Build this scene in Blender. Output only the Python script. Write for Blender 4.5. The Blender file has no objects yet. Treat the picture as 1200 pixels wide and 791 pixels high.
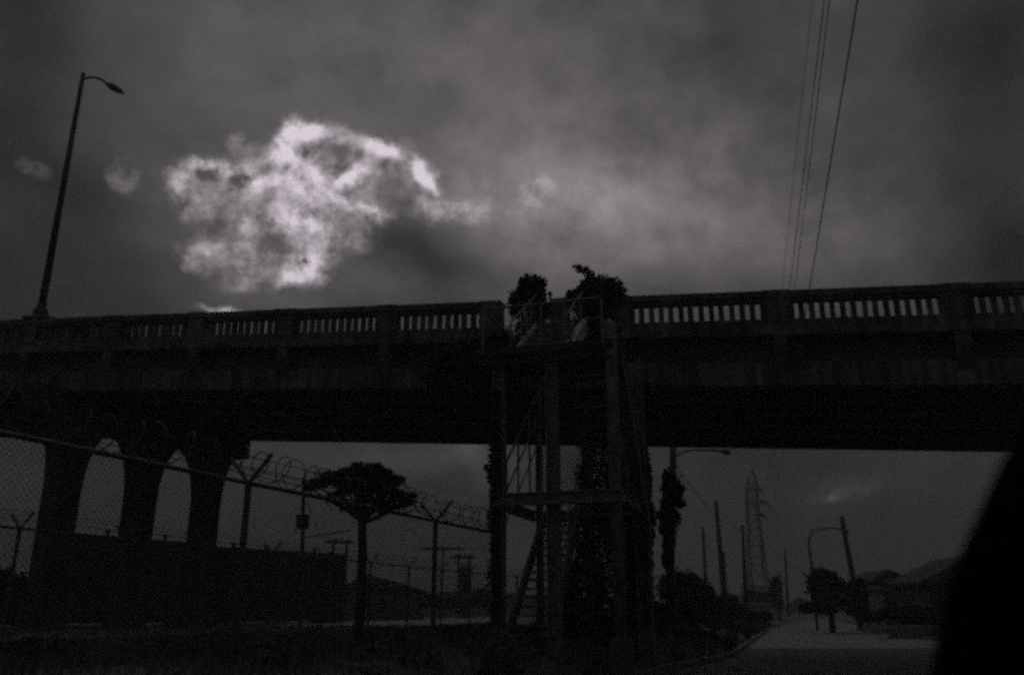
import bpy, math, random
import numpy as np
from mathutils import Vector, Matrix
random.seed(4); rng = np.random.default_rng(4)
S = bpy.context.scene
COL = S.collection
R = math.radians
# ------------------------------------------------------------------ camera
CZ = 1.3
PITCH = math.atan(320.5/1000)
cp, sp = math.cos(PITCH), math.sin(PITCH)
cam = bpy.data.cameras.new('camera'); co = bpy.data.objects.new('camera', cam); COL.objects.link(co)
co.location = (0, 0, CZ); co.rotation_euler = (R(90)+PITCH, 0, 0)
cam.lens = 30.0; cam.sensor_width = 36; cam.clip_start = .05; cam.clip_end = 6000
cam.dof.use_dof = True; cam.dof.focus_distance = 11; cam.dof.aperture_fstop = 1.5
S.camera = co

def ray(px, py):                       # photograph direction -> world direction (Y is straight ahead)
    x = (px-600)/1000; u = (395.5-py)/1000
    return (x, cp-u*sp, sp+u*cp)
def atY(px, py, Y):
    d = ray(px, py); k = Y/d[1]
    return Vector((d[0]*k, Y, CZ+d[2]*k))
def atZ(px, py, z):
    d = ray(px, py); k = (z-CZ)/d[2]
    return Vector((d[0]*k, d[1]*k, z))
def xat(px, Y, z=1.3):                 # world x that shows at column px, for a point (Y, z)
    return (px-600)/1000*(Y*cp+(z-CZ)*sp)
# bridge frame: s runs up the ramp to the left, t goes away from us across the deck
UX, UY = -.9564, .2917; VX, VY = .2917, .9564; SL = .0687
P0 = Vector((4.135, 20.5, 0))
def W(s, t, z): return Vector((P0.x+UX*s+VX*t, P0.y+UY*s+VY*t, z))
def WH(s, t, h): return W(s, t, h+SL*s)
def on_face(px, py, t=0):              # (s, h, z) where the view hits the plane at depth t
    d = ray(px, py)
    c = P0.x*VX+P0.y*VY+t
    k = c/(d[0]*VX+d[1]*VY)
    x, y, z = d[0]*k, d[1]*k, CZ+d[2]*k
    s = (x-P0.x)*UX+(y-P0.y)*UY
    return s, z-SL*s, z

# ------------------------------------------------------------------ materials
def mat(name, base, rough=.8, var=.35, scale=3.0, metal=0.0, dirt=None, bump=.15, bscale=30, spec=.3, streak=False):
    m = bpy.data.materials.new(name); m.use_nodes = True
    nt = m.node_tree; b = nt.nodes['Principled BSDF']
    tc = nt.nodes.new('ShaderNodeTexCoord')
    n = nt.nodes.new('ShaderNodeTexNoise'); n.inputs['Scale'].default_value = scale; n.inputs['Detail'].default_value = 6
    nt.links.new(tc.outputs['Object'], n.inputs['Vector'])
    r = nt.nodes.new('ShaderNodeValToRGB')
    a = dirt if dirt else tuple(c*(1-var) for c in base)
    r.color_ramp.elements[0].position = .35; r.color_ramp.elements[0].color = (*a, 1)
    r.color_ramp.elements[1].position = .65; r.color_ramp.elements[1].color = (*base, 1)
    nt.links.new(n.outputs['Fac'], r.inputs['Fac'])
    if streak:      # rain streaks and patchy repairs
        mp = nt.nodes.new('ShaderNodeMapping'); mp.inputs['Scale'].default_value = (5, 5, .5); nt.links.new(tc.outputs['Object'], mp.inputs['Vector'])
        n3 = nt.nodes.new('ShaderNodeTexNoise'); n3.inputs['Scale'].default_value = 1.0; n3.inputs['Detail'].default_value = 5; nt.links.new(mp.outputs[0], n3.inputs['Vector'])
        r3 = nt.nodes.new('ShaderNodeValToRGB'); r3.color_ramp.elements[0].position = .40; r3.color_ramp.elements[0].color = (.35,.34,.31,1); r3.color_ramp.elements[1].position = .62; r3.color_ramp.elements[1].color = (1,1,1,1)
        nt.links.new(n3.outputs['Fac'], r3.inputs['Fac'])
        mu = nt.nodes.new('ShaderNodeMix'); mu.data_type = 'RGBA'; mu.blend_type = 'MULTIPLY'; mu.inputs['Factor'].default_value = .9
        nt.links.new(r.outputs['Color'], mu.inputs['A']); nt.links.new(r3.outputs['Color'], mu.inputs['B']); nt.links.new(mu.outputs['Result'], b.inputs['Base Color'])
    else: nt.links.new(r.outputs['Color'], b.inputs['Base Color'])
    b.inputs['Roughness'].default_value = rough; b.inputs['Metallic'].default_value = metal
    b.inputs['Specular IOR Level'].default_value = spec
    if bump:
        n2 = nt.nodes.new('ShaderNodeTexNoise'); n2.inputs['Scale'].default_value = bscale; n2.inputs['Detail'].default_value = 4
        nt.links.new(tc.outputs['Object'], n2.inputs['Vector'])
        bp = nt.nodes.new('ShaderNodeBump'); bp.inputs['Strength'].default_value = bump; bp.inputs['Distance'].default_value = .03
        nt.links.new(n2.outputs['Fac'], bp.inputs['Height']); nt.links.new(bp.outputs['Normal'], b.inputs['Normal'])
    return m
g = lambda v, w=0: (v*(1+w), v, v*(1-w))
M = dict(
 concrete=mat('weathered concrete', (.22, .215, .20), dirt=(.10, .097, .09), scale=.9, bump=.3, streak=True),
 darkconc=mat('darkest concrete', (.07, .068, .065), dirt=(.04, .04, .038), scale=.6),  # darkest concrete tone, mottled
 girder=mat('darker concrete', (.13, .125, .12), dirt=(.06, .06, .055), scale=.7),  # dark mottled concrete, between the pier and parapet tones
 steel=mat('rusted painted steel', (.26, .245, .24), dirt=(.12, .10, .09), scale=5, rough=.6),
 pale=mat('flaking pale paint', (.72, .72, .68), dirt=(.35, .34, .32), scale=7),
 galv=mat('galvanised steel', (.13, .13, .135), rough=.5, metal=.3, scale=8),
 railing=mat('chalky galvanised railing', (.27, .27, .27), rough=.6, scale=8),
 darkmetal=mat('dark weathered metal', (.07, .07, .07), rough=.6),
 black=mat('black trim', (.02, .02, .02), rough=.7, bump=.05),
 carpaint=mat('dark car paint', (.03, .03, .035), rough=.35, bump=0),
 roadshade=mat('worn road with painted shade', (.16, .155, .155), dirt=(.08, .078, .078), scale=1.0, bscale=90, bump=.4),  # near road colour, darkened to paint in the bridge's shade
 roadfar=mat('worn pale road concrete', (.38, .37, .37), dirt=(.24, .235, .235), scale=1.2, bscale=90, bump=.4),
 paving=mat('pale concrete paving', (.45, .44, .43), dirt=(.32, .31, .30), scale=1.5),
 grass=mat('rough grass ground', (.17, .16, .145), dirt=(.10, .095, .085), scale=1.3, bscale=20, bump=.6),
 blade=mat('grass blades', (.19, .18, .15), dirt=(.11, .105, .08), scale=2, bump=0),
 leaf=mat('dark leaves', (.060, .080, .035), dirt=(.03, .045, .018), scale=1.5, bump=0),
 leaf2=mat('dusty leaves', (.11, .11, .075), dirt=(.04, .05, .025), scale=1.0, bump=0),
 bark=mat('bark', (.05, .045, .035), scale=6, bump=.5),
 wood=mat('creosoted wood', (.09, .075, .06), scale=6),
 rust=mat('faded container steel', (.045, .035, .03), dirt=(.03, .025, .022), scale=1.0, rough=.6),
 roofm=mat('dark shingles', (.09, .09, .09), scale=4),
 wallm=mat('grey clapboard', (.22, .215, .20), scale=2),
 white=mat('pale siding', (.55, .54, .52), dirt=(.40, .39, .38), scale=1.5),
 glass=mat('dark window glass', (.02, .022, .025), rough=.15, bump=0, spec=.5),
)

# ------------------------------------------------------------------ mesh helpers
class MB:
    def __init__(s): s.v = []; s.f = []
    def hexa(s, P):                    # 8 points: bottom ring 0-3, top ring 4-7
        n = len(s.v); s.v += [tuple(p) for p in P]
        s.f += [tuple(n+i for i in q) for q in ((3,2,1,0),(4,5,6,7),(0,1,5,4),(1,2,6,5),(2,3,7,6),(3,0,4,7))]
        return s
    def box(s, x0, x1, y0, y1, z0, z1):
        return s.hexa([(x0,y0,z0),(x1,y0,z0),(x1,y1,z0),(x0,y1,z0),(x0,y0,z1),(x1,y0,z1),(x1,y1,z1),(x0,y1,z1)])
    def bbox(s, s0, s1, t0, t1, h0, h1, shear=True):   # box in bridge coordinates
        F = WH if shear else W
        return s.hexa([F(s0,t0,h0),F(s0,t1,h0),F(s1,t1,h0),F(s1,t0,h0),F(s0,t0,h1),F(s0,t1,h1),F(s1,t1,h1),F(s1,t0,h1)])
    def tube(s, pts, rad, n=8, cap=True):
        pts = [Vector(p) for p in pts]
        if not hasattr(rad, '__len__'): rad = [rad]*len(pts)
        base = len(s.v); up = None
        for i, p in enumerate(pts):
            d = (pts[min(i+1, len(pts)-1)]-pts[max(i-1, 0)]).normalized()
            if up is None:
                up = Vector((0,0,1)) if abs(d.z) < .9 else Vector((1,0,0))
            a = d.cross(up); 
            if a.length < 1e-5: a = d.cross(Vector((0,1,0)))
            a.normalize(); b = a.cross(d).normalized(); up = b
            for k in range(n):
                q = 2*math.pi*(k+.5)/n
                s.v.append(tuple(p+(a*math.cos(q)+b*math.sin(q))*rad[i]))
        for i in range(len(pts)-1):
            for k in range(n):
                k2 = (k+1) % n
                s.f.append((base+i*n+k, base+i*n+k2, base+(i+1)*n+k2, base+(i+1)*n+k))
        if cap and n > 2:
            s.f.append(tuple(base+k for k in range(n))[::-1]); e = base+(len(pts)-1)*n
            s.f.append(tuple(e+k for k in range(n)))
        return s
    def bar(s, a, b, w, h=None, up=(0,0,1)):
        a, b = Vector(a), Vector(b); h = h or w
        d = (b-a).normalized(); u = Vector(up)
        x = d.cross(u)
        if x.length < 1e-4: x = d.cross(Vector((1,0,0)))
        x.normalize(); y = x.cross(d).normalized(); x *= w/2; y *= h/2
        return s.hexa([a-x-y, a+x-y, a+x+y, a-x+y, b-x-y, b+x-y, b+x+y, b-x+y])
    def ibeam(s, a, b, w, h, up=(0,0,1), th=.025):
        a, b = Vector(a), Vector(b); d = (b-a).normalized(); u = Vector(up)
        x = d.cross(u)
        if x.length < 1e-4: x = d.cross(Vector((1,0,0)))
        x.normalize(); y = x.cross(d).normalized()
        s.bar(a+y*(h/2-th/2), b+y*(h/2-th/2), w, th, y); s.bar(a-y*(h/2-th/2), b-y*(h/2-th/2), w, th, y)
        s.bar(a, b, th, h-2*th, y); return s
    def prism(s, poly, d):             # polygon in 3D extruded by vector d
        n = len(s.v); k = len(poly); d = Vector(d)
        s.v += [tuple(p) for p in poly]+[tuple(Vector(p)+d) for p in poly]
        s.f.append(tuple(range(n, n+k))); s.f.append(tuple(range(n+2*k-1, n+k-1, -1)))
        for i in range(k):
            j = (i+1) % k; s.f.append((n+i, n+k+i, n+k+j, n+j))
        return s
    def lathe(s, c, prof, n=12):
        b = len(s.v); c = Vector(c)
        for r, z in prof:
            for k in range(n):
                q = 2*math.pi*k/n; s.v.append((c.x+r*math.cos(q), c.y+r*math.sin(q), c.z+z))
        for i in range(len(prof)-1):
            for k in range(n):
                k2 = (k+1) % n; s.f.append((b+i*n+k, b+i*n+k2, b+(i+1)*n+k2, b+(i+1)*n+k))
        s.f.append(tuple(b+k for k in range(n))[::-1]); e = b+(len(prof)-1)*n; s.f.append(tuple(e+k for k in range(n)))
        return s
    def build(s, name, m, parent=None, smooth=False, bevel=0, fix=True):
        org = Vector((0,0,0)); p = parent
        while p is not None: org += p.location; p = p.parent
        me = bpy.data.meshes.new(name)
        me.from_pydata([(a-org.x, b-org.y, c-org.z) for a, b, c in s.v], [], s.f)
        me.validate()
        if fix and len(s.v) < 60000:
            import bmesh
            bm = bmesh.new(); bm.from_mesh(me); bmesh.ops.recalc_face_normals(bm, faces=bm.faces); bm.to_mesh(me); bm.free()
        if smooth: me.polygons.foreach_set('use_smooth', [True]*len(me.polygons))
        me.materials.append(m)
        o = bpy.data.objects.new(name, me); COL.objects.link(o); o.parent = parent
        if bevel:
            bv = o.modifiers.new('bevel', 'BEVEL'); bv.width = bevel; bv.segments = 2; bv.limit_method = 'ANGLE'
        return o
def thing(name, loc, label, cat, group=None):
    o = bpy.data.objects.new(name, None); o.empty_display_size = .3; COL.objects.link(o); o.location = Vector(loc)
    return tag(o, label, cat, group)
def tag(o, label, cat, group=None):
    o['label'] = label; o['category'] = cat
    if group: o['group'] = group
    return o
def part(name, mb, m, parent, **k): return mb.build(name, M[m], parent, **k)
def struct(name, mb, m, **k):
    o = mb.build(name, M[m], None, **k); o['kind'] = 'structure'; return o
def copy_thing(root, loc, label, rz=None):
    r = root.copy(); COL.objects.link(r); r.location = loc; r['label'] = label
    if rz is not None: r.rotation_euler.z = rz
    for ch in list(root.children):
        c = ch.copy(); COL.objects.link(c); c.parent = r
        for g2 in list(ch.children):
            d = g2.copy(); COL.objects.link(d); d.parent = c
    return r
def leaves(blobs, n, size, org=(0,0,0), shell=.45, flat=0.0):
    """numpy leaf cloud: blobs = [(x,y,z,rx,ry,rz)]; n leaves in all"""
    B = np.array(blobs, float); wgt = (B[:,3]*B[:,4]*B[:,5])**.67; idx = rng.choice(len(B), n, p=wgt/wgt.sum())
    d = rng.normal(size=(n,3)); d /= np.linalg.norm(d, axis=1)[:,None]
    r = (shell+(1-shell)*rng.random(n)**.6)*(1+.22*rng.normal(size=n)*(rng.random(n) < .35))
    c = B[idx,:3]+d*B[idx,3:]*r[:,None]
    a = rng.normal(size=(n,3)); a /= np.linalg.norm(a, axis=1)[:,None]
    b = np.cross(a, rng.normal(size=(n,3))); b /= np.linalg.norm(b, axis=1)[:,None]
    sz = size*(.6+.8*rng.random(n))
    a *= sz[:,None]; b *= (sz*.45)[:,None]
    V = np.empty((n,4,3)); V[:,0]=c-a; V[:,1]=c+b; V[:,2]=c+a; V[:,3]=c-b
    return V.reshape(-1,3)
def leaf_obj(name, V, m, parent=None):
    org = Vector((0,0,0)); p = parent
    while p is not None: org += p.location; p = p.parent
    V = V-np.array(org); n = len(V)//4
    me = bpy.data.meshes.new(name)
    me.vertices.add(n*4); me.vertices.foreach_set('co', V.ravel())
    me.loops.add(n*4); me.loops.foreach_set('vertex_index', np.arange(n*4, dtype=np.int32))
    me.polygons.add(n); me.polygons.foreach_set('loop_start', np.arange(0, n*4, 4, dtype=np.int32))
    me.update(calc_edges=True); me.validate()
    me.materials.append(M[m]); o = bpy.data.objects.new(name, me); COL.objects.link(o); o.parent = parent
    return o

# ------------------------------------------------------------------ ground
LEFTZ = .65
def flare(y): return 1.7*min(1, max(0, (27-y)/10))
def xl(y): return 9.1+.314*(y-35)-flare(y)       # left road edge
def xr(y): return 18.2+.314*(y-38)+.9*min(1, max(0, (45-y)/25))
def sstep(a, b, x):
    x = min(1, max(0, (x-a)/(b-a))); return x*x*(3-2*x)
def gz(x, y):
    if y < 8:   e = sstep(0, 1.6, xl(8)-.35-x)*LEFTZ*sstep(2, 8, y)
    else:       e = sstep(0, 1.6, xl(y)-.35-x)*LEFTZ
    e += .10*sstep(.3, 2.5, x-xr(y)-.3)
    return e
xs = sorted(set([-900,-500,-250,-120,-80,-60]+[round(-48+.8*i, 2) for i in range(110)]+[42,46,52,60,80,120,180,300,500,900]))
ys = sorted(set([-200,-80,-30,-10]+[round(-4+.9*i, 2) for i in range(80)]+[70,76,84,95,110,130,160,200,260,340,450,600,900,1500,2600]))
mb = MB()
for y in ys:
    for x in xs:
        z = gz(x, y)
        if x < xl(y)-1 and 6 < y < 60: z += .05*math.sin(x*1.7+y*.6)*math.sin(y*.9-x*.4)
        if xl(y)-.25 < x < xr(y)+.25: z = -.06
        mb.v.append((x, y, z))
nx = len(xs)
for j in range(len(ys)-1):
    for i in range(nx-1): mb.f.append((j*nx+i, j*nx+i+1, (j+1)*nx+i+1, (j+1)*nx+i))
struct('ground', mb, 'grass', smooth=True)
yy = [-40,-20,-10,0,5,10,14,17,20,23,26,27,30,35,45,60,90,140,220,330]
def strip(fa, fb, za, zb=None, ylist=yy):
    m = MB()
    for y in ylist: m.v += [(fa(y), y, za), (fb(y), y, zb if zb is not None else za)]
    for i in range(len(ylist)-1): m.f.append((2*i, 2*i+1, 2*i+3, 2*i+2))
    return m
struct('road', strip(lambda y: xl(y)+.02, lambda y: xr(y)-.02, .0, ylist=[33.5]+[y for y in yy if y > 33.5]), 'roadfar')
struct('road', strip(lambda y: xl(y)+.02, lambda y: xr(y)-.02, .0, ylist=[y for y in yy if y < 33.5]+[33.5]), 'roadshade')  # near strip: shade under the bridge is put into the colour
def kerb(f, side):
    m = MB()
    for a, b in zip(yy[:-1], yy[1:]):
        xa, xb = f(a), f(b); w = .16*side
        P = [(xa,a,-.08),(xb,b,-.08),(xb+w,b,-.08),(xa+w,a,-.08),(xa,a,.13),(xb,b,.13),(xb+w,b,.13),(xa+w,a,.13)]
        m.hexa(P)
    return m
struct('kerb', kerb(lambda y: xl(y), -1), 'wallm')
struct('kerb', kerb(lambda y: xr(y), 1), 'wallm')
# paved service strip behind the fences
pa = [atZ(px, py, LEFTZ+.09) for px, py in ((-260,745),(0,739),(240,734),(420,729),(590,722.5))]
pb = [atZ(px, py, LEFTZ+.09) for px, py in ((-260,768),(0,751),(240,743),(420,736.5),(590,728))]
m = MB(); 
for a, b in zip(pa, pb): m.v += [tuple(a), tuple(b)]
for i in range(4): m.f.append((2*i, 2*i+1, 2*i+3, 2*i+2))
struct('service_road', m, 'paving')

# grass and weeds: uncountable
def blades(pts, hmin, hmax, w=.012):
    n = len(pts); P = np.array(pts, float); ang = rng.random(n)*2*math.pi
    h = hmin+(hmax-hmin)*rng.random(n)**1.6; dx, dy = np.cos(ang)*w, np.sin(ang)*w
    lean = rng.normal(size=(n,2))*.3*h[:,None]
    V = np.empty((n,4,3))
    V[:,0]=P+np.stack([-dx,-dy,-.03+0*dx],1); V[:,1]=P+np.stack([dx,dy,-.03+0*dx],1)
    V[:,2]=P+np.stack([lean[:,0]*.5+dx*.7, lean[:,1]*.5+dy*.7, h*.6],1)
    V[:,3]=P+np.stack([lean[:,0], lean[:,1], h],1)
    return V.reshape(-1,3)
pts = []
while len(pts) < 60000:
    y = 9+rng.random()*26; x = -16+rng.random()*30
    if x > xl(y)-.25: continue
    if abs(x/(y*cp)) > .75: continue
    pts.append((x, y, gz(x, y)))
o = leaf_obj('grass', blades(pts, .05, .24), 'blade'); o['kind'] = 'stuff'
pts = []
while len(pts) < 16000:
    y = 20+rng.random()*60; x = xr(y)+.3+rng.random()**1.5*7
    pts.append((x, y, gz(x, y)))
o = leaf_obj('grass', blades(pts, .08, .5, .02), 'blade'); o['kind'] = 'stuff'
# leafy weeds low on the bank
bl = []
for _ in range(150):
    y = 10.5+rng.random()*10; x = xl(y)-.3-rng.random()**1.2*9
    r = .08+.26*rng.random()**2; bl.append((x, y, gz(x, y)+r*.3, r*1.6, r*1.6, r*.8))
o = leaf_obj('weeds', leaves(bl, 16000, .05), 'leaf2'); o['kind'] = 'stuff'

# ------------------------------------------------------------------ bridge
DW = 8.75
br = thing('bridge', W(0, 0, 0), 'long dark concrete road bridge with slotted balustrade crossing the whole view', 'bridge')
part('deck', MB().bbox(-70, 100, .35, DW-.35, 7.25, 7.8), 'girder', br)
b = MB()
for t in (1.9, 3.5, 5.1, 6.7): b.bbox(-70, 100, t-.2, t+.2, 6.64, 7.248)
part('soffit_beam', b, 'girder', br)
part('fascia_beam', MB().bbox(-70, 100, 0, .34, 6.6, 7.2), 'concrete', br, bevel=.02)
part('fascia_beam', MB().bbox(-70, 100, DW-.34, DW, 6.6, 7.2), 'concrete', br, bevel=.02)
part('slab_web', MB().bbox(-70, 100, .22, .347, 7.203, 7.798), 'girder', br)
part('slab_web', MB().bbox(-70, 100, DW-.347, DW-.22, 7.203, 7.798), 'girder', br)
part('sidewalk_slab', MB().bbox(-70, 100, -.22, 1.4, 7.803, 8.0), 'concrete', br, bevel=.02)
part('sidewalk_slab', MB().bbox(-70, 100, DW-1.4, DW+.22, 7.803, 8.0), 'concrete', br, bevel=.02)
# pilaster positions read off the photograph, plus more of the same rhythm beyond the frame
pil = [(-6.13,-6.75), (-2.16,-2.82), (1.75, 1.08), (4.93+.25, 4.93-.35), (8.29,7.66), (11.57,10.85), (14.56,14.1-.1), (17.75,17.1)]
k = 20.4
while k < 60: pil.append((k+.65, k)); k += 3.2
k = -10.1
while k > -45: pil.append((k, k-.65)); k -= 4.0
pil = sorted((min(a), max(a)) for a in pil)
OPEN = (1.75, 4.58)        # gap in the near parapet where the stairs land
for side, (t0, t1) in enumerate(((-.17, .13), (DW-.13, DW+.17))):
    tc = (t0+t1)/2
    for a, c in zip(pil[:-1], pil[1:]):
        s0, s1 = a[1], c[0]
        if side == 0 and abs(s0-OPEN[0]) < .1: continue
        n = round((s1-s0)/.243); w = (s1-s0)/n
        # a balustrade panel: lower rail, upright slats, upper rail
        m = MB(); m.bbox(s0, s1, t0+.03, t1-.03, 8.003, 8.24); m.bbox(s0, s1, t0+.03, t1-.03, 8.70, 8.775)
        for i in range(n+1):
            c0 = s0+i*w+random.uniform(-.012,.012); h_ = w*random.uniform(.235,.285)
            m.bbox(max(s0, c0-h_), min(s1, c0+h_), tc-.055, tc+.055, 8.2405, 8.6995)
        part('balustrade_panel', m, 'concrete', br)
        capb = MB().bbox(s0, s1, t0-.03, t1+.03, 8.778, 8.97)
        part('parapet_rail', capb, 'concrete', br, bevel=.025)
    for a in pil:
        m = MB(); m.bbox(a[0], a[1], t0-.02, t1+.02, 8.004, 8.777); m.bbox(a[0]-.001, a[1]+.001, t0-.055, t1+.055, 8.779, 8.976)
        m.bbox(a[0]+.09, a[1]-.09, t0-.045, t0-.021, 8.12, 8.66)
        part('pilaster', m, 'concrete', br, bevel=.015)
        if side == 0 or True:
            sc = (a[0]+a[1])/2; sg = -1 if side == 0 else 1; te = 0 if side == 0 else DW
            bm_ = MB()
            poly = [WH(sc-.16, te-sg*.2, 7.80), WH(sc-.16, te+sg*.20, 7.80), WH(sc-.16, te+sg*.20, 7.58), WH(sc-.16, te+sg*.005, 6.95), WH(sc-.16, te-sg*.2, 6.95)]
            bm_.prism(poly, WH(sc+.16, 0, 0)-WH(sc-.16, 0, 0))
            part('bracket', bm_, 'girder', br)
# arched piers
def pier(s0, skew, full=True):
    z_s = 6.6
    def S_(t): return s0-skew*t
    cols = [.75, 3.75, 6.75]; hw = .42
    def Q(t, z, off): return W(S_(t)+off, t, z)
    zt = 6.64+SL*s0
    zs = 4.75+SL*s0-1.15; za = zt-.95      # springing and apex
    pr = None
    # outline of the cap wall with pointed arches, in the (t, z) plane
    poly = [(-.9, zt), (-.9, zt-.85), (-.45, zt-.98)]
    def quarter(ta, tb, za_, zb_, up, n=6):
        out = []
        for i in range(1, n+1):
            q = i/n*math.pi/2
            if up: out.append((ta+(tb-ta)*(1-math.cos(q)), za_+(zb_-za_)*math.sin(q)))
            else:  out.append((ta+(tb-ta)*math.sin(q), zb_+(za_-zb_)*math.cos(q)))
        return out
    poly += quarter(-.45, cols[0]-hw, zt-.98, zs, False)
    for i in range(2):
        a = cols[i]+hw; c = cols[i+1]-hw; mid = (a+c)/2
        poly += [(a, zs)] + quarter(a, mid, zs, za, True) + quarter(mid, c, za, zs, False)
    a = cols[2]+hw; poly += [(a, zs)] + quarter(a, 7.9, zs, zt-1.0, True) + [(8.45, zt-.92), (8.45, zt)]
    off = .29
    P = [Q(t, z, -off) for t, z in poly]
    cap = MB(); n0 = len(P)
    # triangulate safely: build as strips from the top line down to the outline
    ol = poly[1:-1]
    for sgn in (-off, off):
        base = len(cap.v)
        for t, z in ol: cap.v += [tuple(Q(t, z, sgn)), tuple(Q(t, zt, sgn))]
        for i in range(len(ol)-1): cap.f.append((base+2*i, base+2*i+1, base+2*i+3, base+2*i+2))
    nn = len(ol)
    for i in range(nn-1): cap.f.append((2*i, 2*i+2, 2*nn+2*i+2, 2*nn+2*i))
    for i in range(nn-1): cap.f.append((2*i+1, 2*i+3, 2*nn+2*i+3, 2*nn+2*i+1))
    cap.f.append((0, 1, 2*nn+1, 2*nn)); e = 2*(nn-1); cap.f.append((e, e+1, 2*nn+e+1, 2*nn+e))
    root = cap.build('pier', M['darkconc'], br)
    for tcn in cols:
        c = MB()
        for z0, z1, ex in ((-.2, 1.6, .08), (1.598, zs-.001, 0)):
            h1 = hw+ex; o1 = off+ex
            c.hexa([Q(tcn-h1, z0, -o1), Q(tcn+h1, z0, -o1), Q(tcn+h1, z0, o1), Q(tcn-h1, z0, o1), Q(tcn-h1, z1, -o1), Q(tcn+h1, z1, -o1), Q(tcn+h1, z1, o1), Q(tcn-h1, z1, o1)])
        c.build('column', M['darkconc'], root)
    return root
pier(19.35, .145)
pier(-14.5, .145)
pier(52, .145)

# street lamp on the parapet
part('lamp_plinth', MB().bbox(20.0, 21.05, -.25, .2, 8.98, 9.08), 'concrete', br, bevel=.02)
bs, bh, bz = on_face(50, 372); ts, th_, tz = on_face(92, 88)
sl = bs+.1
def lampbase(): return W(sl, -.02, 9.085+SL*sl)
lp = thing('street_lamp', lampbase(), 'tall curved-arm street lamp standing on the parapet at far left of the bridge', 'street lamp')
zb = 9.085+SL*sl; top = W(sl, -.02, zb+9.3)
part('lamp_base', MB().lathe(lampbase(), [(.24,0),(.24,.18),(.16,.3),(.14,.45)], 8), 'darkmetal', lp)
part('pole', MB().tube([W(sl,-.02,zb+.4), W(sl,-.02,zb+5), top], [.125,.10,.075], 12), 'darkmetal', lp, smooth=True)
a0 = top+Vector((0,0,-.27)); arm = []
for q in range(9):
    f = q/8; arm.append(a0+Vector((1.05*f, -.25*f, .02+.10*math.sin(f*2.4)-.42*f*f)))
part('lamp_arm', MB().tube(arm, .042, 8), 'darkmetal', lp, smooth=True)
e = arm[-1]; d = Vector((.80,-.1,-.52)).normalized()
head = MB().tube([e-d*.05, e+d*.08, e+d*.3, e+d*.62, e+d*.84], [.05,.09,.13,.10,.03], 10)
part('lamp_head', head, 'darkmetal', lp, smooth=True)

# ------------------------------------------------------------------ stair tower
TF, TB = -3.6, -.35
tw = thing('stair_tower', W(2.2, TF, LEFTZ), 'rusty steel stair tower with switchback flights climbing to the bridge deck', 'stair tower')
SLF, SMF, SRF = 3.51, 2.33, 1.03
ZT = 6.42          # underside of the top landing
ZL = 6.78          # top of the landing
ZM = 3.5
def ipost(s, t, z0, z1, w=.26): return MB().ibeam(W(s,t,z0), W(s,t,z1), w, w, up=(UX,UY,0))
for s_, t_ in ((SLF,TF),(SMF,TF),(SLF-.0,TB),(SMF,TB)):
    part('post', ipost(s_, t_, .1, ZT, .25 if t_ == TF else .15), 'steel', tw)
rp = MB().tube([W(SRF,TF,.45), W(SRF,TF,7.1), W(SRF,TF,7.2), W(SRF,TF,7.27)], [.135,.135,.11,.04], 14)
part('post', rp, 'steel', tw, smooth=True)
part('post', ipost(SRF-.02, TB, .1, 7.2, .34), 'steel', tw)
for s_, t_ in ((SLF,TF),(SMF,TF),(SRF,TF)):
    part('footing', MB().bbox(s_-.2, s_+.2, t_-.2, t_+.2, 0, .80 if s_ < 2 else .74, False), 'girder', tw, bevel=.02)
part('brace', MB().ibeam(W(SRF-.12,TF+.1,ZT-.05), W(SRF-.12,TB-.1,3.0), .24, .24, up=(UX,UY,0)), 'steel', tw)
# horizontal frames
def frame(z, hgt):
    m = MB(); zc = z
    m.ibeam(W(SLF+.1,TF-.16,zc), W(SRF-.1,TF-.16,zc), .2, hgt); m.ibeam(W(SLF+.1,TB+.16,zc), W(SRF-.1,TB+.16,zc), .2, hgt)
    m.ibeam(W(SLF+.14,TF-.04,zc+.003), W(SLF+.14,TB+.05,zc+.003), .14, hgt-.02); m.ibeam(W(SRF-.14,TF-.04,zc+.003), W(SRF-.14,TB+.05,zc+.003), .14, hgt-.02)
    return m
part('frame_beam', frame(ZM, .25), 'steel', tw)
# top landing
part('landing', MB().bbox(1.0-.05, 4.02, TF-.22, TF+1.15, ZL-.14, ZL, False), 'darkconc', tw)
m = MB().ibeam(W(4.0,TF-.1,ZL-.26), W(.95,TF-.1,ZL-.26), .16, .22); m.ibeam(W(4.0,TF+1.0,ZL-.26), W(.95,TF+1.0,ZL-.26), .16, .22)
for s_ in (3.9, 2.6, 1.2): m.bar(W(s_,TF,ZL-.26), W(s_,TB+.2,ZL-.26), .10, .20)
part('frame_beam', m, 'darkconc', tw)
# landing guard rail
tr = MB(); gzt = 7.72
sL, sR = on_face(566, 400, TF-.2)[0], on_face(706, 400, TF-.2)[0]
tr.tube([W(sL,TF-.2,gzt), W(sR,TF-.2,gzt)], .028, 8); tr.tube([W(sL,TF-.2,gzt), W(sL,TB,gzt)], .028, 8)
tr.tube([W(sL,TF-.2,gzt-.45), W(sR,TF-.2,gzt-.45)], .014, 6)
for px in (566, 617, 634, 662, 706):
    s_ = on_face(px, 400, TF-.2)[0]; tr.tube([W(s_,TF-.2,ZL-.1), W(s_,TF-.2,gzt)], .032 if px in (566,706) else .02, 8)
part('guard_rail', tr, 'railing', tw)
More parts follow.
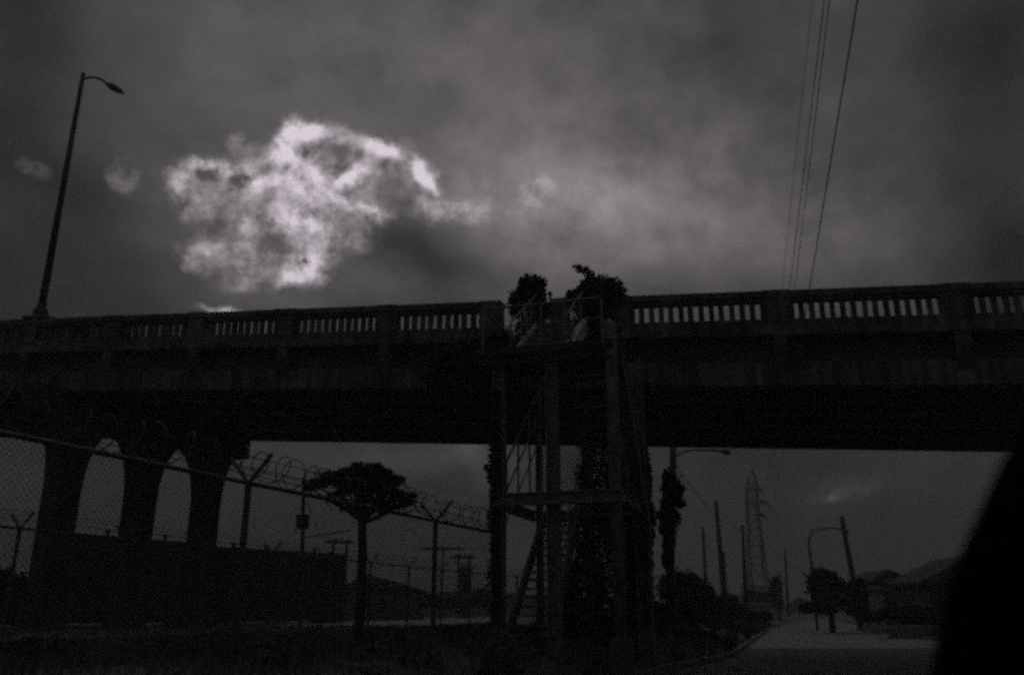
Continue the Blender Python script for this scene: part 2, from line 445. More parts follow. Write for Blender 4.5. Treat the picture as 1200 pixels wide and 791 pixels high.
# flights
def flight(sa, sb, ta, za, tb, zb2, nst, pale=False, rails=(True, True), both='steel', tread='steel'):
    if pale: tread = 'railing'
    a, b2 = W(sa,ta,za), W(sa,tb,zb2)
    st1 = MB().bar(W(sa,ta,za), W(sa,tb,zb2), .06, .30)
    fl = st1.build('stair_flight', M['pale' if pale else both], tw)
    MB().bar(W(sb,ta,za), W(sb,tb,zb2), .18 if pale else .06, .30).build('stringer', M['pale' if pale else both], fl)
    for i in range(nst):
        f = (i+.5)/nst; t = ta+(tb-ta)*f; z = za+(zb2-za)*f
        lo, hi = min(sa,sb)+.032, max(sa,sb)-.032
        MB().bbox(lo, hi, t-.13, t+.13, z-.02, z+.02, False).build('tread', M[tread], fl)
    for s_, on in ((sa, rails[0]), (sb, rails[1])):
        if not on: continue
        m = MB(); up = Vector((0,0,.95))
        m.tube([W(s_,ta,za)+up, W(s_,tb,zb2)+up], .026, 8); m.tube([W(s_,ta,za)+up*.55, W(s_,tb,zb2)+up*.55], .016, 6)
        for f in (0, .33, .66, 1):
            p = W(s_, ta+(tb-ta)*f, za+(zb2-za)*f); m.tube([p, p+up], .02, 6)
        m.build('handrail', M['railing'], fl)
    return fl
flight(3.36, 2.5, TF+.05, .75, TB-.1, 3.5, 15, rails=(False, True))                   # ground up to the middle landing
part('middle_landing', MB().bbox(SRF+.2, SLF-.2, TB-.25, TB+.25, 3.44, 3.5, False), 'steel', tw)
flight(2.15, 1.25, TB-.1, 3.55, TF+1.0, 6.6, 16, rails=(True, False))                 # back towards us, up to the top landing
flight(3.56, 2.26, TF+1.0, ZL+.05, .12, 8.62, 10, pale=True)                                  # landing up to the deck
m = MB()
u = 0.0
for sgn in (1, -1):
    u = -5.2
    Wd = SLF-SMF-.1; z0_, z1_ = .9, 6.1
    while u < Wd:
        a0_, b0_ = max(0, u), min(Wd, u+5.2)
        if b0_ > a0_+.01:
            za, zb_ = z0_+(a0_-u), z0_+(b0_-u)
            if sgn < 0: za, zb_ = z1_-(a0_-u), z1_-(b0_-u)
            m.tube([W(SMF+.05+a0_, TB+.12+.006*sgn, za), W(SMF+.05+b0_, TB+.12+.006*sgn, zb_)], .0035, 3, cap=False)
        u += .05
part('mesh_screen', m, 'galv', tw, fix=False)
# side guard beside the left bay (rising rail seen against the sky)
m = MB()
ra = on_face(588, 537, TF+.2); rb = on_face(631, 456, TB-.1)
A = W(SLF-.1, TF+.2, 4.35); B = W(SLF-.1, TB-.1, 6.75)
for dz, r_ in ((0,.028), (-.62,.022), (-1.25,.018)): m.tube([A+Vector((0,0,dz)), B+Vector((0,0,dz))], r_, 8)
for f in (0, .3, .62, .98):
    p = A.lerp(B, f); m.tube([Vector((p.x,p.y,3.62)), p], .026, 8)
part('side_rail', m, 'railing', tw)
part('bridge_step', MB().bbox(2.3, 3.5, .13, .55, 8.24, 8.6, False), 'steel', tw)
# small gate at the head of the stairs between the shrubs
gs, gh, gzz = on_face(655, 357, .2)
gt = thing('gate', W(gs, .2, 8.0+SL*gs), 'small grey sheet gate with two knobbed posts at the head of the stairs', 'gate')
z0 = 8.0+SL*gs
sa, sb = on_face(667,357,.2)[0], on_face(645,357,.2)[0]
part('panel', MB().bbox(sa+.04, sb-.04, .18, .22, z0+.1, z0+1.12, False), 'wallm', gt)
for s_ in (sa, sb):
    part('gate_post', MB().tube([W(s_,.2,z0), W(s_,.2,z0+1.2)], .035, 8), 'galv', gt)
    part('knob', MB().lathe(W(s_,.2,z0+1.19), [(.02,0),(.055,.03),(.07,.08),(.05,.13),(.01,.16)], 8), 'galv', gt, smooth=True)

# ------------------------------------------------------------------ plants on the bridge and tower
def stem_mb(base, tops, r=.02):
    m = MB()
    for tp in tops:
        b_ = Vector(base); t_ = Vector(tp); mid = b_.lerp(t_, .5)+Vector((random.uniform(-.1,.1), random.uniform(-.1,.1), .05))
        m.tube([b_, mid, t_], [r, r*.8, r*.4], 5)
    return m
def blobs_at(lst, t, ry=None):
    out = []
    for px, py, rx, rz_ in lst:
        s_, h_, z_ = on_face(px, py, t); p = W(s_, t, z_); k = (p.y*cp+(z_-CZ)*sp)/1000
        out.append((p.x, p.y, p.z, rx*k, (ry or rx*.8)*k, rz_*k))
    return out
def shrub(px, py, t, lst, n, size, label, leafm='leaf', twigs=True, cat='shrub', nm='shrub', ry=None):
    s_, h_, z_ = on_face(px, py, t); base = W(s_, t, z_)
    o = thing(nm, base, label, cat)
    bl = blobs_at(lst, t, ry)
    leaf_obj('foliage', leaves(bl, n, size), leafm, o)
    part('stem', stem_mb(base, [b_[:3] for b_ in bl], .022), 'bark', o)
    return o
shrub(622, 398, -.05, [(622,340,17,17),(610,352,14,14),(630,362,14,20),(620,385,16,14),(606,364,9,9),(630,332,10,8),(616,330,8,7)], 3200, .075,
      'rounded dark bush on the parapet left of the stair head')
shrub(700, 402, -.05, [(702,342,26,20),(686,352,20,18),(715,352,18,24),(700,372,26,20),(722,345,12,20),(677,347,14,7),(730,362,8,16),(712,388,22,16),(693,333,10,8)], 5200, .075,
      'larger ragged dark bush on the parapet right of the stair head')
o = shrub(690, 330, -.05, [(684,317,9,3.5),(676,313,6,2),(691,323,6,4)], 130, .07, 'thin leafy sprig sticking up left above the larger bush', cat='sprig', nm='sprig')
shrub(560, 402, -.35, [(575,405,26,12),(545,415,26,16),(520,425,18,16),(585,425,22,22),(556,440,26,16),(508,442,12,14),(535,448,20,10),(595,400,12,14)], 6500, .07,
      'mat of dark creeper hanging over the bridge face left of the stairs', nm='creeper', cat='creeper', ry=8)
shrub(585, 700, TF-.1, [(581,470,7,16),(578,500,6,18),(580,530,8,20),(577,560,7,14),(580,585,8,14),(576,610,6,14),(580,640,7,18),(579,675,9,20),(574,548,7,5),(577,518,8,5),(582,712,9,14)], 1900, .05,
      'vine climbing the front left post of the stair tower', nm='creeper', cat='creeper', ry=9)
shrub(757, 740, TB+.1, [(756,560,8,40),(760,610,8,30),(756,650,10,30),(752,690,14,26),(738,715,18,22),(764,722,18,18),(744,640,12,30),(741,680,16,30),(700,560,26,40),(735,560,18,40),(690,620,24,40),(725,620,22,40),(685,690,26,45),(720,690,26,50),(670,720,18,30),(700,740,30,20),(720,500,20,40),(690,500,20,30)], 17000, .07,
      'thick curtain of vine covering the back right side of the stair tower', nm='creeper', cat='creeper', ry=10)

# ------------------------------------------------------------------ fences
def fence_line(A, dirv, L, base, H, npost, label, coil=False, name='chain_link_fence', mesh_pitch=.055, wire=.0022, strands=None, phase=0.0):
    A = Vector((A[0], A[1], 0)); d = Vector((dirv[0], dirv[1], 0)).normalized(); nrm = Vector((d.y, -d.x, 0))
    f = thing(name, (A.x, A.y, base), label, 'fence')
    P = lambda u, z, o=0: A+d*u+nrm*o+Vector((0,0,z))
    part('top_rail', MB().tube([P(0,base+H), P(L,base+H)], .032, 8), 'galv', f)
    m = MB()
    def diag(sgn):
        u = -H
        while u < L:
            if sgn > 0: u0, z0, u1, z1 = u, 0, u+H, H
            else:       u0, z0, u1, z1 = u, H, u+H, 0
            if u0 < 0: z0 += sgn*(-u0); u0 = 0
            if u1 > L: z1 -= sgn*(u1-L); u1 = L
            if u1 > u0+.01:
                a = P(u0, base+.03+z0*(H-.05)/H, .012*sgn); b_ = P(u1, base+.03+z1*(H-.05)/H, .012*sgn)
                n = len(m.v); dd = (b_-a).normalized(); x = dd.cross(nrm).normalized()*wire
                y = nrm*wire
                m.v += [tuple(a+x), tuple(a-x*.5+y), tuple(a-x*.5-y), tuple(b_+x), tuple(b_-x*.5+y), tuple(b_-x*.5-y)]
                m.f.extend([(n,n+1,n+4,n+3),(n+1,n+2,n+5,n+4),(n+2,n,n+3,n+5)])
            u += mesh_pitch*1.414
    diag(1); diag(-1)
    part('wire_mesh', m, 'galv', f, fix=False)
    for i in range(npost):
        u = phase+(L-phase)*i/max(1, npost-1) if npost > 1 else phase
        u = min(u, L)
        po = part('post', MB().tube([P(u,base-.5,-.04), P(u,base+H+.02,-.04)], .042, 10), 'galv', f)
        for sg in (-1, 1):
            MB().bar(P(u,base+H,-.04), P(u,base+H+.34,-.04+sg*.34), .045, .03).build('arm', M['galv'], po)
    if strands:
        m = MB()
        for dz, of in strands: m.tube([P(0,base+H+dz,of), P(L,base+H+dz,of)], .007, 4)
        part('barbed_wire', m, 'galv', f)
    return f, P
# front fence: through the two posts seen at columns 296 and 513
p1 = Vector((xat(294, 12, 2.9), 12.0, 0)); p2 = Vector((xat(513, 17.3, 2.9), 17.3, 0))
dv = (p2-p1); step = dv.length; dn = dv.normalized()
st = p1-dn*step*2; Lf = step*3+2.9
HF = 3.0-LEFTZ
f1, PF = fence_line(st, dn, Lf, LEFTZ, HF, 1, 'near chain-link fence with Y-topped posts running from left edge to stair tower', strands=((.16,-.2),(.30,-.34),(.16,.12),(.30,.26)))
for c in [c for c in f1.children if c.name.startswith('post')]:
    for k2 in list(c.children): bpy.data.objects.remove(k2)
    bpy.data.objects.remove(c)
for i in range(4):
    u = step*i
    po = part('post', MB().tube([PF(u,LEFTZ-.5,-.05), PF(u,3.03,-.05)], .048, 10), 'galv', f1)
    for sg in (-1, 1): MB().bar(PF(u,3.0,-.05), PF(u,3.40,-.05+sg*.36), .05, .035).build('arm', M['galv'], po)
part('post', MB().tube([PF(Lf,LEFTZ-.5,0), PF(Lf,3.03,0)], .048, 10), 'galv', f1)
# razor coil lying in the arms
m = MB(); pts = []
u = .1; ph = 0
while u < Lf:
    r_ = 0.215*(1+.10*math.sin(u*2.1)+.06*math.sin(u*5.3))
    pts.append(PF(u+.10*math.sin(ph*.5), 3.26+.03*math.sin(u*1.3)+r_*math.sin(ph), r_*math.cos(ph)))
    ph += .42; u += .42/(2*math.pi)*(.46+.10*math.sin(u*1.9))
m.tube(pts, .009, 4)
nb = len(pts)
for i in range(0, nb-1, 2):
    p = pts[i]; q = (pts[min(i+1,nb-1)]-p).normalized(); x = Vector((random.gauss(0,1),random.gauss(0,1),random.gauss(0,1))).cross(q).normalized()
    m.bar(p-x*.028, p+x*.028, .011, .004)
c = m.build('razor_wire', M['galv'], None, fix=False)
tag(c, 'looping razor wire coil lying along the top of the near fence', 'razor wire')
# rear fence
A2 = Vector((-10.9, 18, 0)); D2 = Vector((9.7, 24.2, 0)); dn2 = D2.normalized()
A2 = A2-dn2*5
f2, _ = fence_line(A2, dn2, 38, LEFTZ, 2.35, 14, 'farther chain-link fence with barbed strands, behind the near fence and under the bridge', name='chain_link_fence', mesh_pitch=.10, wire=.0035, strands=((.17,-.2),(.32,-.36),(.17,.12),(.32,.28)))

# ------------------------------------------------------------------ umbrella tree by the fence
YT = 15.6
tb = Vector((xat(420, YT, 1.0), YT, LEFTZ)); tt = Vector((xat(424, YT, 3), YT, 3.05))
tr_ = thing('tree', tb, 'slim tree with a flat wide dark crown standing at the near fence', 'tree')
trunk = part('trunk', MB().tube([tb-Vector((0,0,.3)), tb+Vector((.02,0,.9)), tb+Vector((0,.02,1.7)), tt, tt+Vector((0,0,.35))], [.10,.085,.08,.075,.05], 9), 'bark', tr_, smooth=True)
def AB(lst, Y, ry=.8, z=None):
    out = []
    for px, py, rx, rz_ in lst:
        p = atY(px, py, Y); k = (Y*cp+(p.z-CZ)*sp)/1000
        out.append((p.x, p.y+random.uniform(-.2,.2)*rx*k, p.z, rx*k, rx*k*ry, rz_*k))
    return out
bl = AB([(372,566,15,6),(388,560,18,8),(402,566,14,6),(410,553,16,7),(428,550,18,8),(446,555,16,8),(460,562,15,7),(430,565,26,8),(408,574,14,5),(448,573,20,7),(466,581,16,7),(478,588,9,5),(458,592,16,6),(442,586,12,6),(426,580,10,8),(396,579,8,4),(419,545,8,4),(440,546,9,4),(363,572,6,4),(484,580,5,4)], YT)
leaf_obj('crown', leaves(bl, 4300, .05, shell=.1), 'leaf', tr_)
m = MB()
for b_ in bl:
    e = Vector(b_[:3]); lo = tt-Vector((0,0,.30*random.random())); m.tube([lo, lo.lerp(e,.5)+Vector((0,0,-.06)), e], [.045,.03,.010], 5)
m.build('limb', M['bark'], tr_)
hang = AB([(400,590,3,10),(445,600,3,9),(385,583,3,7),(436,596,4,9),(474,592,4,5)], YT)
leaf_obj('hanging_leaves', leaves(hang, 260, .04), 'leaf', tr_)

# ------------------------------------------------------------------ yard behind the fences
def slab_thing(px0, px1, Y0, Y1, top0, name, label, cat, m, depth=2.6, rib=True):
    a = Vector((xat(px0, Y0, 3), Y0, LEFTZ)); b_ = Vector((xat(px1, Y1, 3), Y1, LEFTZ))
    d = (b_-a); L = d.length; d.normalize(); n_ = Vector((-d.y, d.x, 0))
    if n_.y < 0: n_ = -n_
    o = thing(name, a, label, cat)
    H = top0
    mb_ = MB(); F = lambda u, w, z: a+d*u+n_*w+Vector((0,0,z))
    mb_.hexa([F(0,0,.12),F(L,0,.12),F(L,depth,.12),F(0,depth,.12),F(0,0,H),F(L,0,H),F(L,depth,H),F(0,depth,H)])
    part('body', mb_, m, o)
    if rib:
        r_ = MB(); u = .15
        while u < L-.1:
            r_.hexa([F(u,-.03,.3),F(u+.11,-.03,.3),F(u+.11,-.002,.3),F(u,-.002,.3),F(u,-.03,H-.15),F(u+.11,-.03,H-.15),F(u+.11,-.002,H-.15),F(u,-.002,H-.15)]); u += .28
        part('corrugation', r_, m, o)
    for fr in (.12, .40, .83):
        c0 = F(L*fr, depth*.5, H); part('roof_vent', MB().lathe(c0, [(.09,0),(.09,.22),(.17,.24),(.17,.32),(.02,.40)], 8), m, o)
    for u in (0, L-.16):
        c_ = MB().hexa([F(u,-.05,0),F(u+.16,-.05,0),F(u+.16,depth+.05,0),F(u,depth+.05,0),F(u,-.05,H+.03),F(u+.16,-.05,H+.03),F(u+.16,depth+.05,H+.03),F(u,depth+.05,H+.03)])
        part('corner_post', c_, m, o)
    return o
slab_thing(60, 226, 39.5, 45.5, 4.05, 'storage_shed', 'long dark windowless shed seen through the pier arches', 'shed', 'rust', 1.8)
slab_thing(270, 405, 46, 52, 3.85, 'shipping_container', 'dark corrugated container left of the slim tree, behind both fences', 'container', 'rust', 2.8)
# low building with sloping roof
def gable(name, label, cat, px0, px1, Y, eave, ridge, depth, wall, base=LEFTZ, ridge_px=None, roof='roofm', wins=()):
    x0, x1 = xat(px0, Y, 3), xat(px1, Y, 3)
    o = thing(name, ((x0+x1)/2, Y, base), label, cat)
    part('wall', MB().box(x0, x1, Y, Y+depth, base-.3, eave), wall, o)
    m = MB(); e = .35
    rx = xat(ridge_px, Y, 4) if ridge_px else (x0+x1)/2
    m.prism([(x0-e,Y-e,eave+.004),(x1+e,Y-e,eave+.004),(x1+e,Y-e,eave+.14),(rx,Y-e,ridge),(x0-e,Y-e,eave+.14)], (0,depth+2*e,0))
    part('roof', m, roof, o)
    for (a, b_, z0, z1) in wins:
        xa, xb = xat(a, Y, 3), xat(b_, Y, 3)
        w = part('window', MB().box(xa-.08, xb+.08, Y-.06, Y-.004, z0-.08, z1+.08), 'roofm', o)
        MB().box(xa, xb, Y-.075, Y-.063, z0, z1).build('pane', M['glass'], w)
    return o
gable('low_building', 'low dark building with a roof sloping down right, just right of the slim tree', 'building', 405, 484, 70, 2.9, 4.1, 9, 'girder', ridge_px=430, wins=((446,452,1.4,2.3),))
gable('long_warehouse', 'distant flat dark warehouse behind the farther fence, left of the stair tower', 'warehouse', 470, 640, 120, 3.2, 3.9, 20, 'wallm')
# equipment cabinet / transformer
def frame_structure(px0, px1, Y, ytop, label, grp=None, legs=2, nm='pole_frame', ext=6):
    p0, p1 = atY(px0, ytop, Y), atY(px1, ytop, Y); k = Y/1000
    o = thing(nm, ((p0.x+p1.x)/2, Y, LEFTZ), label, 'pole frame', grp)
    part('crossarm', MB().bar(p0-Vector((ext*k*.6,0,0)), p1+Vector((ext*k*.6,0,0)), .22, .25), 'wood', o)
    for i in range(legs):
        x = p0.x+(p1.x-p0.x)*(.25+.6*i) if legs > 1 else (p0.x+p1.x)/2
        part('leg', MB().tube([(x,Y+.2,LEFTZ-.2),(x,Y+.2,p0.z+.3)], .12, 8), 'wood', o)
    for i in range(4):
        x = p0.x+(p1.x-p0.x)*(.1+.27*i); m = MB(); m.lathe((x,Y,p0.z+.12), [(.03,0),(.09,.06),(.05,.12),(.09,.18),(.03,.26)], 6)
        part('insulator', m, 'darkmetal', o)
    return o
frame_structure(384, 410, 80, 635, 'two-legged pole frame rising above the container, left of the slim tree', 'pole frames in the yard')
frame_structure(532, 553, 80, 653, 'two-legged pole frame beside the stair tower, over the dark cabinet', 'pole frames in the yard')
frame_structure(497, 541, 95, 643, 'single-pole frame with a wide crossarm left of the stair tower', 'pole frames in the yard', legs=1)
p = atY(545, 700, 82); 
o = thing('transformer', (p.x, 82, LEFTZ), 'dark boxy transformer between the legs of the pole frame by the stair tower', 'transformer')
k = .082
part('tank', MB().box(p.x-6.5*k, p.x+6*k, 82.3, 83.8, LEFTZ, CZ+(716-668)*k), 'darkmetal', o)
m = MB()
for i in range(6): m.box(p.x-6*k+i*.18, p.x-6*k+.05+i*.18, 82.0, 82.297, LEFTZ+.6, 4.2)
part('cooling_fins', m, 'darkmetal', o)
for i in range(3): part('bushing', MB().lathe((p.x-.35+i*.35,83,CZ+(716-668)*k), [(.05,0),(.11,.1),(.06,.2),(.11,.3),(.05,.5),(.02,.6)], 8), 'galv', o)
# utility pole with box behind the container
Y = 38; pt = atY(356, 560, Y); pb_ = Vector((xat(353, Y, 1), Y, LEFTZ))
o = thing('utility_pole', pb_, 'thin utility pole with square box and side arm, left of the slim tree', 'utility pole')
part('pole', MB().tube([pb_, pt], [.10,.07], 8), 'wood', o)
q = atY(356, 612, Y); part('box', MB().box(q.x-.26, q.x+.26, Y-.35, Y-.1, q.z-.3, q.z+.3), 'darkmetal', o)
q = atY(357, 629, Y); r_ = atY(412, 621, Y); part('side_arm', MB().tube([q, r_], .035, 6), 'galv', o)
# hedge in the yard
def hedge(name, label, cat, lst, Y, n, size, z0, m='leaf', grp=None, trunk=True, ry=.8):
    bl = AB(lst, Y, ry); cx = sum(b_[0] for b_ in bl)/len(bl)
    o = thing(name, (cx, Y, z0), label, cat, grp)
    leaf_obj('crown' if trunk else 'foliage', leaves(bl, n, size, shell=.3), m, o)
    if trunk:
        low = min(b_[2] for b_ in bl); hi = max(b_[2] for b_ in bl)
        t_ = MB().tube([(cx,Y,z0-.2),(cx+.05,Y,z0+(low-z0)*.6),(cx,Y,low+.2*(hi-low))], [.22,.17,.12], 8)
        for b_ in bl: t_.tube([(cx,Y,low), (b_[0],b_[1],b_[2])], [.09,.03], 5)
        part('trunk', t_, 'bark', o)
    return o
hedge('shrub', 'dark bushes behind the first opening at the left edge, under the bridge', 'bushes', [(-40,690,40,26),(0,690,30,24),(30,698,26,22),(55,690,22,26),(-10,712,50,20),(40,715,40,20)], 36, 6000, .14, LEFTZ, trunk=False)
hedge('shrub', 'dark clipped hedge in the yard right of the low building', 'hedge', [(495,703,16,8),(520,706,16,7),(545,704,16,8),(568,700,14,10)], 75, 2500, .22, LEFTZ, trunk=False)

# ------------------------------------------------------------------ right side beyond the bridge
# vine-covered lamp pole
Y = 33; pb_ = Vector((xat(783, Y, 1), Y, gz(xat(783,Y,1), Y))); pt = atY(789, 521, Y)
o = thing('street_lamp', pb_, 'curved-arm street lamp on a pole smothered in leafy vine, just right of the stair tower', 'street lamp')
part('pole', MB().tube([pb_, pt], [.17,.13], 10), 'wood', o, smooth=True)
arm = [atY(a, b_, Y) for a, b_ in ((791,535),(800,530),(812,527.5),(826,527),(842,528),(850,529.5))]
part('lamp_arm', MB().tube(arm, .035, 6), 'darkmetal', o, smooth=True)
h0 = atY(846,528.5,Y); h1 = atY(856,531,Y)
part('lamp_head', MB().tube([h0, h0.lerp(h1,.5), h1], [.05,.12,.05], 8), 'darkmetal', o, smooth=True)
vo = shrub(783, 700, 12, [(785,560,9,10),(788,575,12,14),(783,590,9,12),(792,572,10,5),(785,606,11,12),(781,620,9,10),(784,638,7,14),(781,655,5,10),(776,603,6,4),(797,590,6,4)], 2600, .12,
      'leafy vine wrapped round the street lamp pole right of the stair tower', nm='creeper', cat='creeper', ry=9)

def upole(pxb, pxt, ytop, Y, r, label, grp='wooden poles along the left of the road', arm=None, base=None):
    z0 = gz(xat(pxb,Y,1), Y) if base is None else base
    b_ = Vector((xat(pxb, Y, 1.2), Y, z0)); t_ = atY(pxt, ytop, Y)
    o = thing('utility_pole', b_, label, 'utility pole', grp)
    part('pole', MB().tube([b_-Vector((0,0,.3)), b_.lerp(t_,.5), t_], [r, r*.85, r*.7], 8), 'wood', o, smooth=True)
    return o, b_, t_
upole(829, 823.5, 618, 95, .23, 'shorter wooden pole, leftmost of those beside the road')
upole(850, 839, 587, 75, .24, 'tallest wooden pole, leaning slightly left beside the road')
upole(853, 848, 646, 110, .18, 'thin short pole just right of the tallest leaning pole')
upole(874, 870, 615, 70, .17, 'straight dark pole just left of the pylon')
upole(923, 920, 644, 150, .28, 'faint distant pole right of the pylon')
upole(916, 914, 668, 190, .24, 'faintest short pole between the pylon and the next distant pole')
o, b_, t_ = upole(1009, 986, 605, 62, .22, 'wooden pole leaning strongly left, beside the arched lamp on the right', 'wooden poles right of the road')
# arched lamp
Y = 64
pa_ = [atY(a, c_, Y) for a, c_ in ((953,690),(951,660),(948,640),(948,630),(952,623),(960,620),(972,618),(984,620),(990,623))]
pa_[0] = Vector((pa_[0].x, Y, 0))
o = thing('street_lamp', pa_[0], 'thin lamp pole arching over to the leaning pole, behind the round tree', 'street lamp')
part('pole', MB().tube(pa_, [.10,.09,.08,.07,.065,.06,.055,.05,.05], 8), 'galv', o, smooth=True)
part('lamp_head', MB().tube([atY(984,620,Y), atY(990,621,Y), atY(995,623,Y)], [.06,.16,.06], 8), 'darkmetal', o)

def cable(pts, sag, label, r=.018):
    P = []; a, b_ = pts
    for i in range(17):
        f = i/16; P.append(a.lerp(b_, f)-Vector((0,0,sag*4*f*(1-f))))
    tag(MB().tube(P, r, 5, cap=False).build('overhead_wire', M['black'], None, fix=False), label, 'overhead wire')
cable((atY(792,545,33), atY(870,617,70)), .8, 'thin cable sagging from the vine-covered lamp pole to the dark pole left of the pylon', .016)
cable((atY(839,592,75), atY(920,646,150)), 1.6, 'far cable sagging from the tallest pole toward the faint distant pole', .02)
cable((atY(357,574,38), atY(385,634,79.6)), .7, 'cable running from the pole with the box to the pole frame by the slim tree', .014)
# lattice pylon
YP = 250; kp = YP/1000*cp
def pp(px, py, dy=0):
    v = atY(px, py, YP+dy); return v
base_z = .3
py_ = thing('pylon', (xat(887, YP, 2), YP, base_z), 'tall lattice transmission pylon with three arms to the right, beyond the road', 'pylon')
def corner(px, py, off): 
    v = atY(px, py, YP); return Vector((v.x, YP+off, v.z))
levels = [(720,(880,905),2.4),(688,(879.5,900),2.1),(662,(878.5,896),1.8),(640,(877.5,893),1.5),(620,(877,891),1.3),(603,(876,889),1.1),(588,(875.5,888),.95),(575,(875,887),.85),(566,(875.5,886),.7)]
m = MB(); th2 = .34
rings = []
for yv, (a, c_), dd in levels:
    rings.append([corner(a, yv, -dd), corner(c_, yv, -dd), corner(c_, yv, dd), corner(a, yv, dd)])
ap = atY(882, 550, YP)
legs = MB()
for i in range(4):
    for r0, r1 in zip(rings[:-1], rings[1:]): legs.bar(r0[i], r1[i], th2*1.1)
    legs.bar(rings[-1][i], ap, th2*.8)
part('leg_frame', legs, 'darkmetal', py_)
for r_ in rings[1:]:
    for i in range(4): m.bar(r_[i], r_[(i+1)%4], th2*.55)
for r0, r1 in zip(rings[:-1], rings[1:]):
    for i in range(4):
        j = (i+1) % 4; m.bar(r0[i], r1[j], th2*.45); m.bar(r0[j], r1[i], th2*.45)
part('bracing', m, 'darkmetal', py_)
part('base_ring', MB().hexa([corner(872,690,-3.6),corner(904,690,-3.6),corner(904,690,3.6),corner(872,690,3.6),corner(872,686.5,-3.6),corner(904,686.5,-3.6),corner(904,686.5,3.6),corner(872,686.5,3.6)]), 'darkmetal', py_)
tips = []
for (ya, xe, root) in ((575, 893, 886), (590, 900, 887), (604, 895.5, 888)):
    m = MB(); e = atY(xe+1, ya, YP)
    for dd in (-1, 1):
        m.bar(corner(876, ya-1, dd), e, .3); m.bar(corner(root, ya-5, dd), e, .28)
    l_ = atY(872.5, ya, YP); m.bar(corner(876, ya, 0), l_, .25)
    part('crossarm', m, 'darkmetal', py_)
    ins = MB().tube([e, e-Vector((0,0,.6)), e-Vector((0,0,1.8))], [.10,.18,.10], 6)
    part('insulator', ins, 'darkmetal', py_); tips.append(e-Vector((0,0,1.8)))
# overhead lines from the pylon passing above the bridge and over our heads
def ovwire(pt, pm, H, label, r=.03):
    a, c_ = ray(*pt), ray(*pm)
    k1 = H/a[2]; k2 = H/c_[2]
    A_ = Vector((a[0]*k1, a[1]*k1, CZ+H)); B_ = Vector((c_[0]*k2, c_[1]*k2, CZ+H)); d = (B_-A_)
    # follow the straight course to the pylon's distance
    far = A_+d*((YP-A_.y)/d.y); near = A_-d*((A_.y+110)/d.y)
    P = []
    for i in range(41):
        f = i/40; p_ = near.lerp(far, f); P.append(p_)
    o = MB().tube(P, r, 6, cap=False).build('overhead_wire', M['black'], None, fix=False)
    tag(o, label, 'overhead wire', 'power lines strung from the pylon over the bridge'); return o
ovwire((966,0), (925,342), 29, 'left one of the close pair of overhead power lines crossing the sky', .028)
ovwire((972,0), (931,342), 30, 'right one of the close pair of overhead power lines crossing the sky', .028)
ovwire((1005,0), (948,342), 26, 'rightmost overhead power line, set apart from the close pair', .04)
ovwire((952,0), (916,342), 34, 'leftmost and faintest overhead power line crossing the sky', .018)

# left verge planting beyond the bridge
hedge('shrub', 'overgrown hedge at the foot of the vine-covered lamp', 'hedge', [(790,690,18,22),(808,684,14,14),(822,695,16,14),(800,715,24,18),(836,708,14,9),(828,722,20,10),(770,725,24,16),(790,742,18,9)], 45, 9000, .15, LEFTZ, trunk=False)
hedge('shrub', 'low scrub along the left verge under the tallest pole', 'scrub', [(852,706,14,10),(862,716,16,9),(845,722,22,9),(880,722,14,6),(868,728,16,6),(896,722,10,5)], 60, 5000, .16, .3, trunk=False)
hedge('tree', 'small dark upright tree between the pylon and the road end', 'tree', [(910,684,6,8),(909,695,7,10),(911,706,6,8)], 105, 1500, .3, 0)
hedge('shrub', 'tree-like scrub under the pylon base', 'scrub', [(882,698,12,6),(894,700,10,6),(905,705,8,5)], 120, 1600, .35, 0, trunk=False)
x0, x1 = xat(874, 72, 2), xat(902, 80, 2)
wl = thing('boundary_wall', (x0, 72, .2), 'pale low boundary wall at the foot of the pylon', 'wall')
part('wall_panel', MB().hexa([(x0,72,0),(x1,80,0),(x1,80.2,0),(x0,72.2,0),(x0,72,1.9),(x1,80,1.9),(x1,80.2,1.9),(x0,72.2,1.9)]), 'wallm', wl)
part('coping', MB().hexa([(x0-.03,71.95,1.903),(x1+.03,79.95,1.903),(x1+.03,80.25,1.903),(x0-.03,72.25,1.903),(x0-.03,71.95,1.98),(x1+.03,79.95,1.98),(x1+.03,80.25,1.98),(x0-.03,72.25,1.98)]), 'white', wl)
bl = []
for _ in range(170):
    y = 22+60*rng.random()**1.4; x = xl(y)-.35-rng.random()**1.3*7
    r = .10+.26*rng.random(); bl.append((x, y, gz(x, y)+r*.3, r*1.4, r*1.4, r*.8))
o = leaf_obj('weeds', leaves(bl, 22000, .09), 'leaf'); o['kind'] = 'stuff'
# right of the road
hedge('tree', 'round dark tree right of the road with the arched lamp behind it', 'tree', [(965,678,15,12),(957,686,12,12),(975,685,14,13),(968,695,18,10),(985,692,10,9)], 58, 5000, .17, 0)
hedge('shrub', 'dense hedge between the round tree and the leaning pole', 'hedge', [(980,704,22,10),(1000,698,14,12),(962,710,16,8),(945,712,9,6),(1005,712,14,10),(1008,688,6,12)], 56, 5500, .17, 0, trunk=False)
hedge('tree', 'far low tree closing the end of the road', 'tree', [(936,708,8,7),(928,712,7,6),(944,712,8,6)], 210, 900, .55, 0)
hedge('shrub', 'dark shrubs in front of the flat-roofed house on the right', 'shrub', [(1020,722,18,6),(1045,718,16,7),(1068,720,20,10),(1090,724,20,10),(1110,722,22,14)], 46, 6000, .14, 0, trunk=False)
gable('house', 'smaller dark low house behind the pale shed, right of the leaning pole', 'house', 1024, 1064, 62, 3.2, 4.1, 4, 'girder', base=0, ridge_px=1040, wins=((1042,1048,1.6,2.6),))
x0, x1 = xat(1018,55.6,2), xat(1036,55.6,2)
